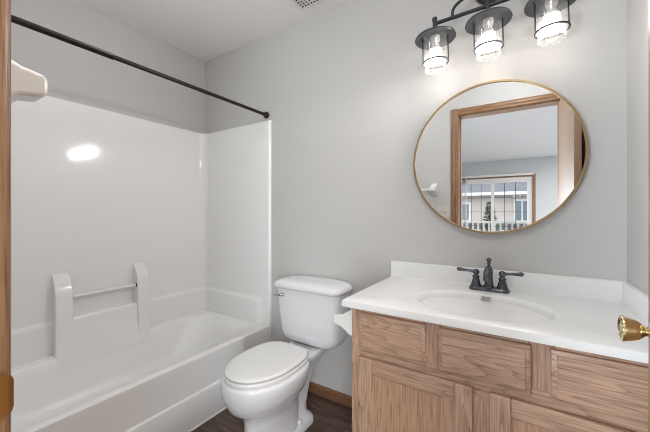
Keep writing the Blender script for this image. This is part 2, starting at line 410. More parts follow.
# ------------------------------------------------------------------ bathtub and surround
TX = -1.514; TY0, TY1 = YF+0.001, D-0.001; RZ = 0.358
tub = thing('bathtub', 'white one-piece bathtub and shower surround along the left wall', 'bathtub', (-1.88, 0.87, 0))
def tr_ring(x0, x1, y0, y1, r, z):
    cx, cy = (x0+x1)/2, (y0+y1)/2
    return rrect(cx, cy, (x1-x0)/2, (y1-y0)/2, r, z, 10)
bm = bmesh.new()
SXI = XL+0.002
rings = [tr_ring(SXI, TX, TY0, TY1, 0.003, 0.30), tr_ring(SXI, TX, TY0, TY1, 0.003, RZ-0.004), tr_ring(SXI, TX-0.001, TY0, TY1, 0.003, RZ-0.001), tr_ring(SXI, TX-0.004, TY0+0.001, TY1-0.001, 0.004, RZ),
         tr_ring(-2.172, TX-0.045, 0.17, 1.572, 0.13, RZ+0.001), tr_ring(-2.168, TX-0.054, 0.178, 1.565, 0.14, RZ-0.005), tr_ring(-2.163, TX-0.062, 0.19, 1.555, 0.15, RZ-0.016),
         tr_ring(-2.150, TX-0.074, 0.21, 1.535, 0.18, RZ-0.06), tr_ring(-2.12, TX-0.10, 0.27, 1.47, 0.22, 0.16), tr_ring(-2.09, TX-0.135, 0.33, 1.38, 0.22, 0.10), tr_ring(-2.04, TX-0.19, 0.40, 1.30, 0.17, 0.075), tr_ring(-1.95, TX-0.28, 0.6, 1.2, 0.08, 0.07)]
loft(bm, rings, False, True)
obj('tub_basin', bm, M['basin'], tub, smooth=75)
bm = bmesh.new()
pf = [(TX-0.02, RZ-0.004), (TX-0.0005, RZ-0.004), (TX+0.0005, RZ-0.01), (TX+0.004, 0.30), (TX+0.0115, 0.184), (TX+0.0125, 0.181), (TX+0.0225, 0.1755), (TX+0.0245, 0.172), (TX+0.0245, 0.0), (TX-0.02, 0.0)]
prism(bm, pf, 'y', TY0, TY1); obj('apron', bm, M['fiberglass'], tub, smooth=35)
bm = bmesh.new(); prism(bm, [(TX+0.0245, 0.0), (TX+0.0305, 0.0), (TX+0.0275, 0.005), (TX+0.0245, 0.007)], 'y', TY0, TY1)
obj('caulk_line', bm, M['caulk'], tub, smooth=35)
# U-shaped surround wall: plan path with rounded inside corners
R = 0.075; OFF = 0.018
path = []
XE = -1.508
def add_line(a, b, n):
    for i in range(n): 
        t = i/n; path.append(((a[0]+(b[0]-a[0])*t, a[1]+(b[1]-a[1])*t), None))
plan = []
for x in (XE, XE-0.001, XE-0.003, XE-0.006, XE-0.012, XE-0.03, -1.585, -1.598, -1.606, -1.612, -1.62, -1.64, -1.75, -1.9, -2.05, XL+R+0.03): plan.append(((x, D), (0, -1)))
for k in range(0, 9):
    a = PI/2*k/8
    plan.append(((XL+R-R*math.sin(a), D-R+R*math.cos(a)), (math.sin(a), -math.cos(a))))
for y in (D-R-0.03, 1.4, 1.2, 1.0, 0.8, 0.6, 0.4, YF+R+0.03): plan.append(((XL, y), (1, 0)))
for k in range(0, 9):
    a = PI/2*k/8
    plan.append(((XL+R-R*math.cos(a), YF+R-R*math.sin(a)), (math.cos(a), math.sin(a))))
for x in (XL+R+0.03, -2.0, -1.8, -1.64, -1.62, -1.612, -1.606, -1.598, -1.585, XE-0.03, XE-0.012, XE-0.006, XE-0.003, XE-0.001, XE): plan.append(((x, YF), (0, 1)))
def smooth01(t): t = max(0, min(1, t)); return t*t*(3-2*t)
zs = [0.350, 0.362, 0.45, 0.515, 0.528, 0.536, 0.542, 0.548, 0.556, 0.568, 0.7, 0.9, 1.2, 1.5, 1.784, 1.805, 1.814, 1.819, 1.821]
ZT = 1.821
bm = bmesh.new(); rings = []
for (p, n) in plan:
    ring = []
    e = XE-p[0]                                          # distance from the front edge
    fe = 1.0 if e > 0.012 else math.sqrt(max(0, 1-(1-e/0.012)**2))
    for z in zs:
        ft = 1.0 if z < ZT-0.012 else math.sqrt(max(0, 1-((z-ZT+0.012)/0.012)**2))
        th = 0.014*(1-smooth01((z-0.528)/0.022))*smooth01((e-0.075)/0.035)
        off = OFF*min(fe, ft) + th + 0.0005
        ring.append((p[0]+n[0]*off, p[1]+n[1]*off, z))
    rings.append(ring)
loft(bm, rings, False, False, closed=False)
obj('surround_wall', bm, M['fiberglass'], tub, smooth=50)
# two moulded pillars with sloped tops, shelf between them, chrome bar
WX = XL+0.014
def pillar(y0, y1):
    bm = bmesh.new()
    pf = [(WX, 0.815), (WX+0.022, 0.80), (WX+0.046, 0.77), (WX+0.063, 0.732), (WX+0.072, 0.692), (WX+0.0745, 0.60), (WX+0.0765, RZ+0.004), (-2.161, RZ-0.018), (-2.1488, RZ-0.06), (-2.1445, 0.27), (-2.1435, 0.25), (-2.19, 0.25), (WX, RZ-0.02)]
    prism(bm, pf, 'y', y0, y1); return obj('pillar', bm, M['fiberglass'], tub, smooth=40, bevel=(0.004, 2))
pillar(0.628, 0.706); pillar(1.062, 1.136)
bm = bmesh.new()
prism(bm, [(WX, 0.556), (WX+0.052, 0.556), (WX+0.06, 0.548), (WX+0.062, 0.535), (WX+0.0625, 0.43), (WX+0.070, 0.414), (WX+0.0755, RZ+0.004), (-2.1615, RZ-0.018), (-2.1492, RZ-0.06), (-2.1448, 0.27), (-2.1438, 0.25), (-2.19, 0.25), (WX, RZ-0.02)], 'y', 0.70, 1.068)
obj('soap_shelf', bm, M['fiberglass'], tub, smooth=40, bevel=(0.004, 2))
bm = bmesh.new(); tube(bm, [(WX+0.045, 0.70, 0.674), (WX+0.045, 1.068, 0.674)], 0.0110, 16)
gb = obj('grab_bar', bm, M['satin'], tub, smooth=60, label='pale satin grab bar between the moulded pillars')
for y in (0.7065, 1.0615):
    s = 1 if y < 0.9 else -1
    bm = bmesh.new(); lathe(bm, [(0.0001, y), (0.014, y), (0.014, y+s*0.004), (0.0105, y+s*0.006), (0.0001, y+s*0.006)], (WX+0.045, 0, 0.674), 'y', 20)
    obj('bar_end_ring', bm, M['gunmetal'], gb, smooth=40)

# ------------------------------------------------------------------ shower curtain rod
RX, RODZ = -1.549, 1.860
rod = thing('shower_curtain_rod', 'dark bronze telescoping shower curtain rod above the tub', 'curtain rod', (RX, 0.87, RODZ))
bm = bmesh.new(); lathe(bm, [(0.0001, YF+0.012), (0.0128, YF+0.012), (0.0128, 0.643), (0.0135, 0.644), (0.0135, 0.650), (0.0118, 0.651), (0.0001, 0.651)], (RX, 0, RODZ), 'y', 24)
obj('outer_tube', bm, M['bronze'], rod, smooth=40)
bm = bmesh.new(); lathe(bm, [(0.0001, 0.648), (0.0108, 0.648), (0.0108, D-0.012), (0.0001, D-0.012)], (RX, 0, RODZ), 'y', 24)
obj('inner_tube', bm, M['bronze'], rod, smooth=40)
for y, s in ((YF, 1), (D, -1)):
    bm = bmesh.new(); lathe(bm, [(0.0001, y+s*0.0005), (0.021, y+s*0.0005), (0.0235, y+s*0.005), (0.0235, y+s*0.014), (0.020, y+s*0.022), (0.0145, y+s*0.027), (0.013, y+s*0.036), (0.0001, y+s*0.036)], (RX, 0, RODZ), 'y', 28)
    obj('end_cap', bm, M['bronze'], rod, smooth=50)

# ------------------------------------------------------------------ toilet
TC = -1.072
wc = thing('toilet', 'white two-piece toilet with closed lid between tub and vanity', 'toilet', (TC, 1.25, 0))
def egg(yc, fl, bl, hw, z, n=48, nb=2.7):
    pts = []
    for i in range(n):
        a = 2*PI*i/n; c, s = math.cos(a), math.sin(a)
        if s <= 0: pts.append((TC+hw*c, yc+fl*s, z))
        else:
            cc = math.copysign(abs(c)**(2/nb), c); ss = abs(s)**(2/nb)
            pts.append((TC+hw*cc, yc+bl*ss, z))
    return pts
bm = bmesh.new()
rings = [egg(1.17, 0.185, 0.19, 0.100, 0.0), egg(1.17, 0.187, 0.19, 0.102, 0.012), egg(1.17, 0.175, 0.18, 0.090, 0.030), egg(1.17, 0.168, 0.17, 0.085, 0.10), egg(1.17, 0.168, 0.17, 0.086, 0.17),
         egg(1.165, 0.176, 0.18, 0.094, 0.215), egg(1.15, 0.194, 0.195, 0.118, 0.242), egg(1.14, 0.215, 0.20, 0.142, 0.266), egg(1.135, 0.226, 0.205, 0.160, 0.296), egg(1.13, 0.233, 0.21, 0.174, 0.325), egg(1.125, 0.233, 0.215, 0.181, 0.36), egg(1.125, 0.230, 0.22, 0.183, 0.385), egg(1.125, 0.226, 0.218, 0.179, 0.396), egg(1.125, 0.215, 0.21, 0.168, 0.40)]
loft(bm, rings)
bowl = obj('bowl', bm, M['porcelain'], wc, smooth=60)
# rear deck and trapway carrying the tank
bm = bmesh.new()
rings = []
for z, y0, y1, hw in ((0.0, 1.20, 1.42, 0.058), (0.10, 1.21, 1.41, 0.052), (0.20, 1.23, 1.44, 0.055), (0.27, 1.24, 1.47, 0.064), (0.32, 1.25, 1.53, 0.080), (0.35, 1.26, 1.56, 0.098), (0.376, 1.26, 1.57, 0.106), (0.385, 1.265, 1.565, 0.102)):
    rings.append(rrect(TC, (y0+y1)/2, hw, (y1-y0)/2, 0.03, z, 5))
loft(bm, rings); obj('trapway', bm, M['porcelain'], bowl, smooth=60)
bm = bmesh.new()
rings = []
for z, hx, hy in ((0.0, 0.094, 0.120), (0.022, 0.094, 0.120), (0.036, 0.088, 0.114), (0.046, 0.078, 0.10), (0.07, 0.066, 0.09), (0.12, 0.056, 0.08)):
    rings.append(rrect(TC, 1.32, hx, hy, min(0.055, hy-0.005), z, 6))
loft(bm, rings); obj('foot', bm, M['porcelain'], bowl, smooth=70)
for sx in (-1, 1):
    bm = bmesh.new(); lathe(bm, [(0.0001, 0.034), (0.0145, 0.034), (0.0145, 0.052), (0.0125, 0.060), (0.007, 0.065), (0.0001, 0.066)], (TC+sx*0.074, 1.30, 0), 'z', 20)
    obj('bolt_cap', bm, M['seatplastic'], bowl, smooth=60)
# tank
bm = bmesh.new(); rings = []
for z, hw, yf, r in ((0.386, 0.155, 1.475, 0.05), (0.392, 0.174, 1.462, 0.05), (0.408, 0.190, 1.453, 0.05), (0.44, 0.198, 1.449, 0.045), (0.55, 0.211, 1.444, 0.042), (0.66, 0.224, 1.440, 0.04), (0.706, 0.229, 1.438, 0.04)):
    rings.append(rrect(TC, (yf+1.615)/2, hw, (1.615-yf)/2, r, z, 7, bow=0.014))
loft(bm, rings); tank = obj('tank', bm, M['porcelain'], wc, smooth=50)
bm = bmesh.new(); rings = []
for z, hw, yf, r in ((0.704, 0.226, 1.432, 0.045), (0.708, 0.238, 1.424, 0.05), (0.716, 0.242, 1.420, 0.05), (0.730, 0.241, 1.422, 0.05), (0.740, 0.229, 1.430, 0.05), (0.747, 0.214, 1.445, 0.05), (0.751, 0.19, 1.47, 0.05), (0.752, 0.12, 1.51, 0.04)):
    rings.append(rrect(TC, (yf+1.622)/2, hw, (1.622-yf)/2, min(r, (1.622-yf)/2-0.004), z, 7, bow=0.014))
loft(bm, rings); obj('tank_lid', bm, M['porcelain'], wc, smooth=60)
# flush lever
bm = bmesh.new(); lathe(bm, [(0.0001, 1.452), (0.013, 1.452), (0.013, 1.436), (0.010, 1.430), (0.0001, 1.430)], (TC-0.156, 0, 0.664), 'y', 20)
tube(bm, spline([(TC-0.156, 1.431, 0.664), (TC-0.158, 1.423, 0.664), (TC-0.180, 1.417, 0.664), (TC-0.204, 1.419, 0.660)], 5), [0.0065]*6+[0.007]*6+[0.008]*4, 10)
obj('flush_lever', bm, M['chrome'], tank, smooth=50, label='chrome flush lever on the tank front')
# seat ring and lid
bm = bmesh.new()
o = [(1.0, 0.4015), (1.0, 0.4035), (1.012, 0.409), (1.008, 0.417), (0.99, 0.4195)]
rings = [egg(1.125, 0.217*s, 0.214*s, 0.164*s, z, nb=3.0) for s, z in o] + [egg(1.115, 0.145, 0.12, 0.115, 0.4195), egg(1.115, 0.138, 0.115, 0.11, 0.4015)]
rings.append(rings[0]); loft(bm, rings, False, False)
obj('seat', bm, M['seatplastic'], wc, smooth=60)
bm = bmesh.new()
rings = [egg(1.125, 0.203, 0.205, 0.148, 0.4225, nb=3.2), egg(1.125, 0.211, 0.212, 0.156, 0.4225, nb=3.2), egg(1.125, 0.216, 0.215, 0.161, 0.427, nb=3.2), egg(1.125, 0.215, 0.215, 0.160, 0.433, nb=3.2), egg(1.125, 0.206, 0.207, 0.151, 0.4375, nb=3.2), egg(1.125, 0.188, 0.18, 0.134, 0.439, nb=3.0), egg(1.125, 0.09, 0.08, 0.07, 0.440, nb=2.4)]
loft(bm, rings); obj('seat_lid', bm, M['seatplastic'], wc, smooth=60)
for sx in (-1, 1):
    bm = bmesh.new(); lathe(bm, [(0.0001, TC+sx*0.055), (0.009, TC+sx*0.055), (0.009, TC+sx*0.10), (0.0001, TC+sx*0.10)], (0, 1.352, 0.412), 'x', 14)
    obj('seat_hinge', bm, M['seatplastic'], wc, smooth=50)

# ------------------------------------------------------------------ vanity cabinet
CX0, CX1, CYF, CYB, CZT = -0.582, XR-0.001, 1.105, D-0.001, 0.7865
cab = thing('vanity_cabinet', 'oak vanity cabinet with two doors and drawers under white counter', 'cabinet', (-0.122, 1.37, 0))
bm = bmesh.new()
box(bm, (CX0, CYF+0.019, 0.09), (CX0+0.016, CYB, CZT)); box(bm, (CX1-0.016, CYF+0.019, 0.09), (CX1, CYB, CZT))
box(bm, (CX0+0.016, CYB-0.01, 0.09), (CX1-0.016, CYB, CZT)); box(bm, (CX0+0.016, CYF+0.019, 0.09), (CX1-0.016, CYB-0.01, 0.105))
obj('carcass', bm, M['oak_v'], cab)
obj('toe_kick', B((CX0, CYF+0.075, 0.0), (CX1, CYF+0.09, 0.09)), M['oak_h'], cab)
# face frame: stiles and rails
for x0, x1 in ((CX0, -0.535), (-0.30, -0.235), (0.007, 0.078), (0.310, CX1)):
    top = CZT
    z0 = 0.09 if x0 in (CX0, 0.310) else 0.640
    obj('stile', B((x0, CYF, z0), (x1, CYF+0.019, top)), M['oak_v'], cab)
obj('stile', B((-0.150, CYF, 0.125), (-0.075, CYF+0.019, 0.570)), M['oak_v'], cab)
for z0, z1, x0, x1 in ((0.570, 0.640, -0.535, 0.310), (0.09, 0.125, -0.535, 0.310)):
    obj('rail', B((x0, CYF, z0), (x1, CYF+0.019, z1)), M['oak_h'], cab)
for x0, x1 in ((-0.535, -0.30), (-0.235, 0.007), (0.078, 0.310)):
    obj('rail', B((x0, CYF, 0.748), (x1, CYF+0.019, CZT)), M['oak_h'], cab)
FY = CYF-0.018
def slab_front(name, x0, x1, z0, z1):
    bm = bmesh.new()
    def rect(i, y): return [(x0+i, y, z0+i), (x1-i, y, z0+i), (x1-i, y, z1-i), (x0+i, y, z1-i)]
    loft(bm, [rect(0, CYF-0.0005), rect(0, FY+0.009), rect(0.003, FY+0.0065), rect(0.013, FY+0.003), rect(0.0145, FY+0.0005), rect(0.017, FY)])
    return obj(name, bm, M['oak_h'], cab, smooth=30)
slab_front('drawer', -0.547, -0.288, 0.622, 0.769)
slab_front('false_front', -0.246, 0.018, 0.622, 0.769)
slab_front('drawer', 0.066, 0.323, 0.622, 0.769)
def cab_door(x0, x1, z0, z1):
    SW = 0.058
    d = obj('door', B((x0+SW-0.004, FY+0.008, z0+SW-0.004), (x1-SW+0.004, FY+0.014, z1-SW+0.004)), M['oak_panel'], cab)
    for q0, q1 in ((x0, x0+SW), (x1-SW, x1)): obj('door_stile', B((q0, FY, z0), (q1, CYF-0.0005, z1)), M['oak_v'], d, bevel=(0.004, 3), smooth=40)
    for q0, q1 in ((z1-SW, z1), (z0, z0+SW)): obj('door_rail', B((x0+SW, FY+0.0004, q0), (x1-SW, CYF-0.0005, q1)), M['oak_h'], d, bevel=(0.004, 3), smooth=40)
cab_door(-0.547, -0.138, 0.115, 0.597); cab_door(-0.090, 0.323, 0.115, 0.597)

# ------------------------------------------------------------------ counter with moulded basin and splashes
ZC = 0.8145; KX0, KX1, KY0, KY1 = -0.6132, XR-0.001, 1.0752, D-0.001
top = thing('vanity_countertop', 'white cultured marble countertop with moulded oval sink basin', 'countertop', (-0.138, 1.36, 0.787))
BCX, BCY, BA, BB = -0.140, 1.312, 0.238, 0.176
n = 96
angs = [2*PI*i/n for i in range(n)]
def rect_pt(a, i, z):
    c, s = math.cos(a), math.sin(a)
    x0, x1, y0, y1 = KX0+i, KX1-(0 if i > 0 else 0), KY0+i, KY1
    tx = ((x1-BCX)/c if c > 1e-9 else ((x0-BCX)/c if c < -1e-9 else 1e9)); ty = ((y1-BCY)/s if s > 1e-9 else ((y0-BCY)/s if s < -1e-9 else 1e9))
    t = min(tx, ty); return (BCX+c*t, BCY+s*t, z)
cor = [math.atan2(y-BCY, x-BCX) % (2*PI) for x in (KX0, KX1) for y in (KY0, KY1)]
for ca in cor:
    j = min(range(n), key=lambda i: abs(((angs[i]-ca+PI) % (2*PI))-PI)); angs[j] = ca
angs.sort()
def ell(s, dz, dy=0.0): return [(BCX+BA*s*math.cos(a), BCY+dy+BB*s*math.sin(a), ZC+dz) for a in [math.atan2(math.sin(t)/BB, math.cos(t)/BA) for t in angs]]
bm = bmesh.new()
rings = [[rect_pt(a, 0, ZC-0.0275) for a in angs], [rect_pt(a, 0, ZC-0.008) for a in angs], [rect_pt(a, 0.002, ZC-0.0025) for a in angs], [rect_pt(a, 0.008, ZC) for a in angs],
         ell(1.05, 0), ell(1.02, -0.0008), ell(0.99, -0.003), ell(0.965, -0.0075), ell(0.94, -0.015, 0.001), ell(0.89, -0.036, 0.005), ell(0.82, -0.065, 0.008), ell(0.70, -0.092, 0.012), ell(0.5, -0.112, 0.016), ell(0.25, -0.122, 0.02), ell(0.085, -0.124, 0.022)]
loft(bm, rings, True, True)
# cap under is the outline; keep it thin
ct = obj('counter_slab', bm, M['marble'], top, smooth=45)
# backsplash with cove, side splash
bm = bmesh.new()
prism(bm, [(KY1-0.032, ZC-0.0002), (KY1-0.024, ZC+0.003), (KY1-0.021, ZC+0.010), (KY1-0.020, ZC+0.072), (KY1-0.018, ZC+0.079), (KY1-0.013, ZC+0.082), (KY1, ZC+0.082), (KY1, ZC-0.0002)], 'x', KX0, KX1)
obj('backsplash', bm, M['marble'], top, smooth=40, bevel=(0.003, 2))
bm = bmesh.new(); xs = KX1
prism(bm, [(xs-0.030, ZC), (xs-0.022, ZC+0.003), (xs-0.019, ZC+0.010), (xs-0.018, ZC+0.072), (xs-0.016, ZC+0.079), (xs-0.012, ZC+0.0815), (xs, ZC+0.0815), (xs, ZC)], 'y', KY0+0.012, KY1-0.020)
obj('side_splash', bm, M['marble'], top, smooth=40)
bm = bmesh.new(); lathe(bm, [(0.0001, 0.0), (0.0175, 0.0), (0.018, 0.002), (0.011, 0.0032), (0.009, 0.0022), (0.0001, 0.002)], (0, 0, 0), 'z', 24)
for v in bm.verts: v.co = Matrix.Rotation(math.radians(42), 4, 'X') @ v.co + Vector((BCX+0.006, BCY+0.166, ZC-0.0165))
obj('overflow_ring', bm, M['overflow'], top, smooth=50, label='satin metal overflow ring in the basin')
bm = bmesh.new(); lathe(bm, [(0.0001, ZC-0.124), (0.022, ZC-0.124), (0.022, ZC-0.1215), (0.018, ZC-0.120), (0.0001, ZC-0.119)], (BCX, BCY+0.022, 0), 'z', 24)
obj('drain', bm, M['faucet'], top, smooth=50)

# ------------------------------------------------------------------ faucet
FX, FYC = -0.130, 1.552
fa = thing('faucet', 'dark bronze two-lever centerset faucet behind the sink basin', 'faucet', (FX, FYC, ZC))
bm = bmesh.new(); loft(bm, [rrect(FX, FYC, 0.081, 0.029, 0.028, ZC+0.0003, 6), rrect(FX, FYC, 0.081, 0.029, 0.028, ZC+0.008, 6), rrect(FX, FYC, 0.077, 0.025, 0.0245, ZC+0.013, 6), rrect(FX, FYC, 0.070, 0.019, 0.018, ZC+0.017, 6)])
obj('base_plate', bm, M['faucet'], fa, smooth=45)
for sx in (-1, 1):
    hx = FX+sx*0.052
    bm = bmesh.new(); lathe(bm, [(0.0001, 0.012), (0.0235, 0.012), (0.0235, 0.018), (0.0205, 0.022), (0.0185, 0.030), (0.0155, 0.042), (0.0125, 0.052), (0.0155, 0.055), (0.0155, 0.059), (0.0105, 0.062), (0.0095, 0.067), (0.0135, 0.073), (0.0145, 0.080), (0.0115, 0.087), (0.005, 0.091), (0.0001, 0.0915)], (hx, FYC, ZC), 'z', 24)
    hd = obj('handle', bm, M['faucet'], fa, smooth=50)
    d = Vector((sx*0.97, -0.16, 0.10)).normalized(); p0 = Vector((hx, FYC, ZC+0.079))
    bm = bmesh.new(); tube(bm, [tuple(p0+d*t) for t in (0.006, 0.014, 0.020, 0.028, 0.05, 0.062, 0.066, 0.072, 0.078, 0.081)], [0.007, 0.0065, 0.0058, 0.0055, 0.0068, 0.0078, 0.0092, 0.0095, 0.007, 0.002], 14)
    obj('lever', bm, M['faucet'], hd, smooth=50)
bm = bmesh.new(); lathe(bm, [(0.0001, 0.012), (0.022, 0.012), (0.022, 0.019), (0.0185, 0.024), (0.016, 0.04), (0.0145, 0.075), (0.0165, 0.080), (0.0165, 0.086), (0.015, 0.094), (0.0105, 0.104), (0.0065, 0.110), (0.0001, 0.111)], (FX, FYC, ZC), 'z', 28)
tube(bm, spline([(FX, FYC-0.002, ZC+0.080), (FX, FYC-0.028, ZC+0.098), (FX, FYC-0.06, ZC+0.098), (FX, FYC-0.084, ZC+0.082), (FX, FYC-0.090, ZC+0.058)], 6), [0.0125]*8+[0.0135]*9+[0.0145]*4+[0.0155]*4, 20)
spt = obj('spout', bm, M['faucet'], fa, smooth=55)
bm = bmesh.new(); lathe(bm, [(0.0001, 0.110), (0.0055, 0.110), (0.005, 0.116), (0.0085, 0.119), (0.0075, 0.122), (0.0055, 0.125), (0.0085, 0.129), (0.0105, 0.135), (0.0085, 0.142), (0.0001, 0.146)], (FX, FYC, ZC), 'z', 20)
obj('finial', bm, M['faucet'], spt, smooth=50)

# ------------------------------------------------------------------ round mirror
MX, MZ, MR = -0.1328, 1.4173, 0.354
mi = thing('round_mirror', 'large round mirror in thin gold frame above the vanity', 'mirror', (MX, D, MZ))
bm = bmesh.new()
pf = [(MR-0.006, D-0.001), (MR-0.0005, D-0.001), (MR, D-0.002), (MR, D-0.024), (MR-0.001, D-0.0255), (MR-0.0085, D-0.0255), (MR-0.0095, D-0.0245), (MR-0.0095, D-0.0195), (MR-0.006, D-0.0195)]
rings = []
for i in range(128):
    a = 2*PI*i/128; rings.append([(MX+r*math.cos(a), y, MZ+r*math.sin(a)) for r, y in pf])
rings.append(rings[0]); loft(bm, rings, False, False)
obj('frame', bm, M['gold'], mi, smooth=35)
bm = bmesh.new(); lathe(bm, [(0.0001, D-0.002), (MR-0.007, D-0.002), (MR-0.007, D-0.0195), (0.0001, D-0.0195)], (MX, 0, MZ), 'y', 96)
obj('mirror_glass', bm, M['mirror'], mi, smooth=30)

# ------------------------------------------------------------------ three-light vanity fixture
LYC = 1.520; LXC = -0.1345; BZ = 2.066
lf = thing('vanity_light', 'dark metal three-light bath fixture with clear glass shades above mirror', 'wall light', (LXC, D, 2.17))
bm = bmesh.new(); lathe(bm, [(0.0001, D-0.0005), (0.062, D-0.0005), (0.062, D-0.014), (0.055, D-0.022), (0.0001, D-0.024)], (LXC, 0, 2.205), 'y', 40)
obj('backplate', bm, M['gunmetal'], lf, smooth=40)
bm = bmesh.new(); tube(bm, [(LXC-0.229, LYC, BZ), (LXC+0.229, LYC, BZ)], 0.0085, 14); obj('crossbar', bm, M['gunmetal'], lf, smooth=60)
for sx in (-1, 1):
    bm = bmesh.new(); tube(bm, spline([(LXC+sx*0.145, LYC, BZ), (LXC+sx*0.143, LYC+0.004, BZ+0.035), (LXC+sx*0.125, LYC+0.018, BZ+0.068), (LXC+sx*0.085, LYC+0.05, BZ+0.105), (LXC+sx*0.03, D-0.02, BZ+0.135)], 6), 0.0065, 12)
    obj('curved_arm', bm, M['gunmetal'], lf, smooth=60)
for k in (-1, 0, 1):
    x = LXC+k*0.2235
    bm = bmesh.new(); lathe(bm, [(0.0001, 2.0), (0.010, 2.0), (0.010, 2.078), (0.0115, 2.080), (0.0115, 2.092), (0.009, 2.095), (0.0001, 2.095)], (x, LYC, 0), 'z', 20)
    obj('post', bm, M['gunmetal'], lf, smooth=40)
    bm = bmesh.new(); lathe(bm, [(0.0001, 2.014), (0.03, 2.013), (0.075, 2.007), (0.090, 2.001), (0.0925, 1.994), (0.090, 1.990), (0.0875, 1.993), (0.072, 1.998), (0.03, 2.003), (0.0001, 2.004)], (x, LYC, 0), 'z', 56)
    sh = obj('shade_disc', bm, M['disc'], lf, smooth=40)
    bm = bmesh.new()
    tube(bm, [(x+0.0565*math.cos(2*PI*i/48), LYC+0.0565*math.sin(2*PI*i/48), 1.880) for i in range(48)], 0.0035, 8, closed=True)
    for a in (0.25, 0.25+PI):
        cx, cy = x+0.0565*math.cos(a), LYC+0.0565*math.sin(a); tube(bm, [(cx, cy, 1.880), (cx, cy, 1.999)], 0.0028, 8)
    obj('wire_cage', bm, M['gunmetal'], sh, smooth=60)
    bm = bmesh.new(); lathe_p = [(0.0495, 1.996), (0.0495, 1.880), (0.0455, 1.872), (0.0450, 1.850), (0.0460, 1.8435), (0.0480, 1.8435), (0.0475, 1.850), (0.0475, 1.871), (0.0515, 1.879), (0.0515, 1.996)]
    rr = []
    for i in range(48):
        a = 2*PI*i/48; rr.append([(x+r*math.cos(a), LYC+r*math.sin(a), z) for r, z in lathe_p])
    rr.append(rr[0]); loft(bm, rr, False, False, closed=False)
    obj('glass_shade', bm, M['glass'], lf, smooth=60, label='clear glass cylinder shade')
    bm = bmesh.new(); lathe(bm, [(0.0001, 2.004), (0.021, 2.004), (0.021, 1.985), (0.018, 1.975), (0.0001, 1.975)], (x, LYC, 0), 'z', 24)
    obj('socket', bm, M['collar'], lf, smooth=40)
    bm = bmesh.new(); lathe(bm, [(0.0001, 1.977), (0.0135, 1.977), (0.0145, 1.967), (0.020, 1.955), (0.026, 1.944), (0.0275, 1.938), (0.0001, 1.938)], (x, LYC, 0), 'z', 28)
    bl = obj('bulb_collar', bm, M['collar'], lf, smooth=60)
    bm = bmesh.new(); lathe(bm, [(0.0001, 1.939), (0.0278, 1.939), (0.0298, 1.928), (0.0298, 1.917), (0.027, 1.904), (0.020, 1.894), (0.010, 1.889), (0.0001, 1.888)], (x, LYC, 0), 'z', 28)
    obj('bulb', bm, M['bulb'], lf, smooth=60, label='glowing frosted bulb')
    for kind, power, aim in (('SPOT', BULB_SPOT, (-0.78, -0.58, -0.24)), ('SPOT', BULB_FRONT, (0, -0.9, -0.45)), ('POINT', BULB_ROUND, None)):  # the bulb's point light plus two spots added to brighten tub and room
        ld = bpy.data.lights.new('bulb_and_spot_light', kind); ld.energy = power; ld.color = (1.0, 0.985, 0.97) if aim else (1.0, 0.92, 0.83); ld.shadow_soft_size = 0.028 if aim else 0.018
        lo = bpy.data.objects.new('bulb_and_spot_light', ld); COL.objects.link(lo); lo.parent = lf
        lo.location = Vector((x, LYC-0.006, 1.864))-Vector(lf.location)
        if aim:
            ld.spot_size = math.radians(150); ld.spot_blend = 1.0
            lo.rotation_euler = Vector(aim).to_track_quat('-Z', 'Y').to_euler()

lf.rotation_euler = (0, math.radians(-1.2), 0)        # hangs slightly out of level

# ------------------------------------------------------------------ exhaust fan grille on the ceiling
VX0, VX1, VY0, VY1 = -1.165, -0.905, 1.286, 1.546
ve = thing('exhaust_fan', 'square white exhaust fan grille on the ceiling', 'vent', ((VX0+VX1)/2, (VY0+VY1)/2, H))
bm = bmesh.new(); fw = 0.014
for a, b in (((VX0, VY0), (VX1, VY0+fw)), ((VX0, VY1-fw), (VX1, VY1)), ((VX0, VY0+fw), (VX0+fw, VY1-fw)), ((VX1-fw, VY0+fw), (VX1, VY1-fw))):
    box(bm, (a[0], a[1], H-0.010), (b[0], b[1], H-0.0005))
obj('frame', bm, M['vent'], ve)
bm = bmesh.new(); nb = 11
for i in range(1, nb):
    t = i/nb; x = VX0+fw+(VX1-VX0-2*fw)*t; y = VY0+fw+(VY1-VY0-2*fw)*t
    box(bm, (x-0.0028, VY0+fw, H-0.009), (x+0.0028, VY1-fw, H-0.003)); box(bm, (VX0+fw, y-0.0028, H-0.0085), (VX1-fw, y+0.0028, H-0.0035))
obj('grille', bm, M['vent'], ve)
obj('fan_cavity', B((VX0+fw, VY0+fw, H-0.0022), (VX1-fw, VY1-fw, H-0.0005)), M['dark'], ve)

# ------------------------------------------------------------------ ceramic brackets: towel bar and paper holder
def bracket_profile(base_h, tip_h, proj, flare):
    """(projection, height) outline of a flared ceramic post"""
    b, t, p = base_h/2, tip_h/2, proj
    up = [(0, b), (0.008, b), (0.014, b*0.95), (flare*0.55, b*0.6+t*0.4), (flare*0.8, b*0.25+t*0.75), (flare, t+0.004), (flare+(p-flare)*0.5, t+0.0015), (p-0.012, t)]
    nose = [(p-0.012+0.012*math.sin(a), (t-0.012)+0.012*math.cos(a)) for a in (0.4, 0.8, 1.2, PI/2)]
    lo = [(q, -h) for q, h in reversed(nose)]+[(q, -h) for q, h in reversed(up)]
    return up+nose+lo
tb = thing('towel_bar', 'white ceramic towel bar on the wall left of the doorway', 'towel bar', (-1.03, YF, 1.385))
for x in (-0.762, -1.372):
    bm = bmesh.new(); prism(bm, [(YF+0.0005+q, 1.385+h) for q, h in bracket_profile(0.125, 0.040, 0.104, 0.07)], 'x', x-0.006, x+0.052)
    # prism 'x' takes (y, z)
    obj('bracket', bm, M['ceramic'], tb, smooth=40, bevel=(0.007, 3))
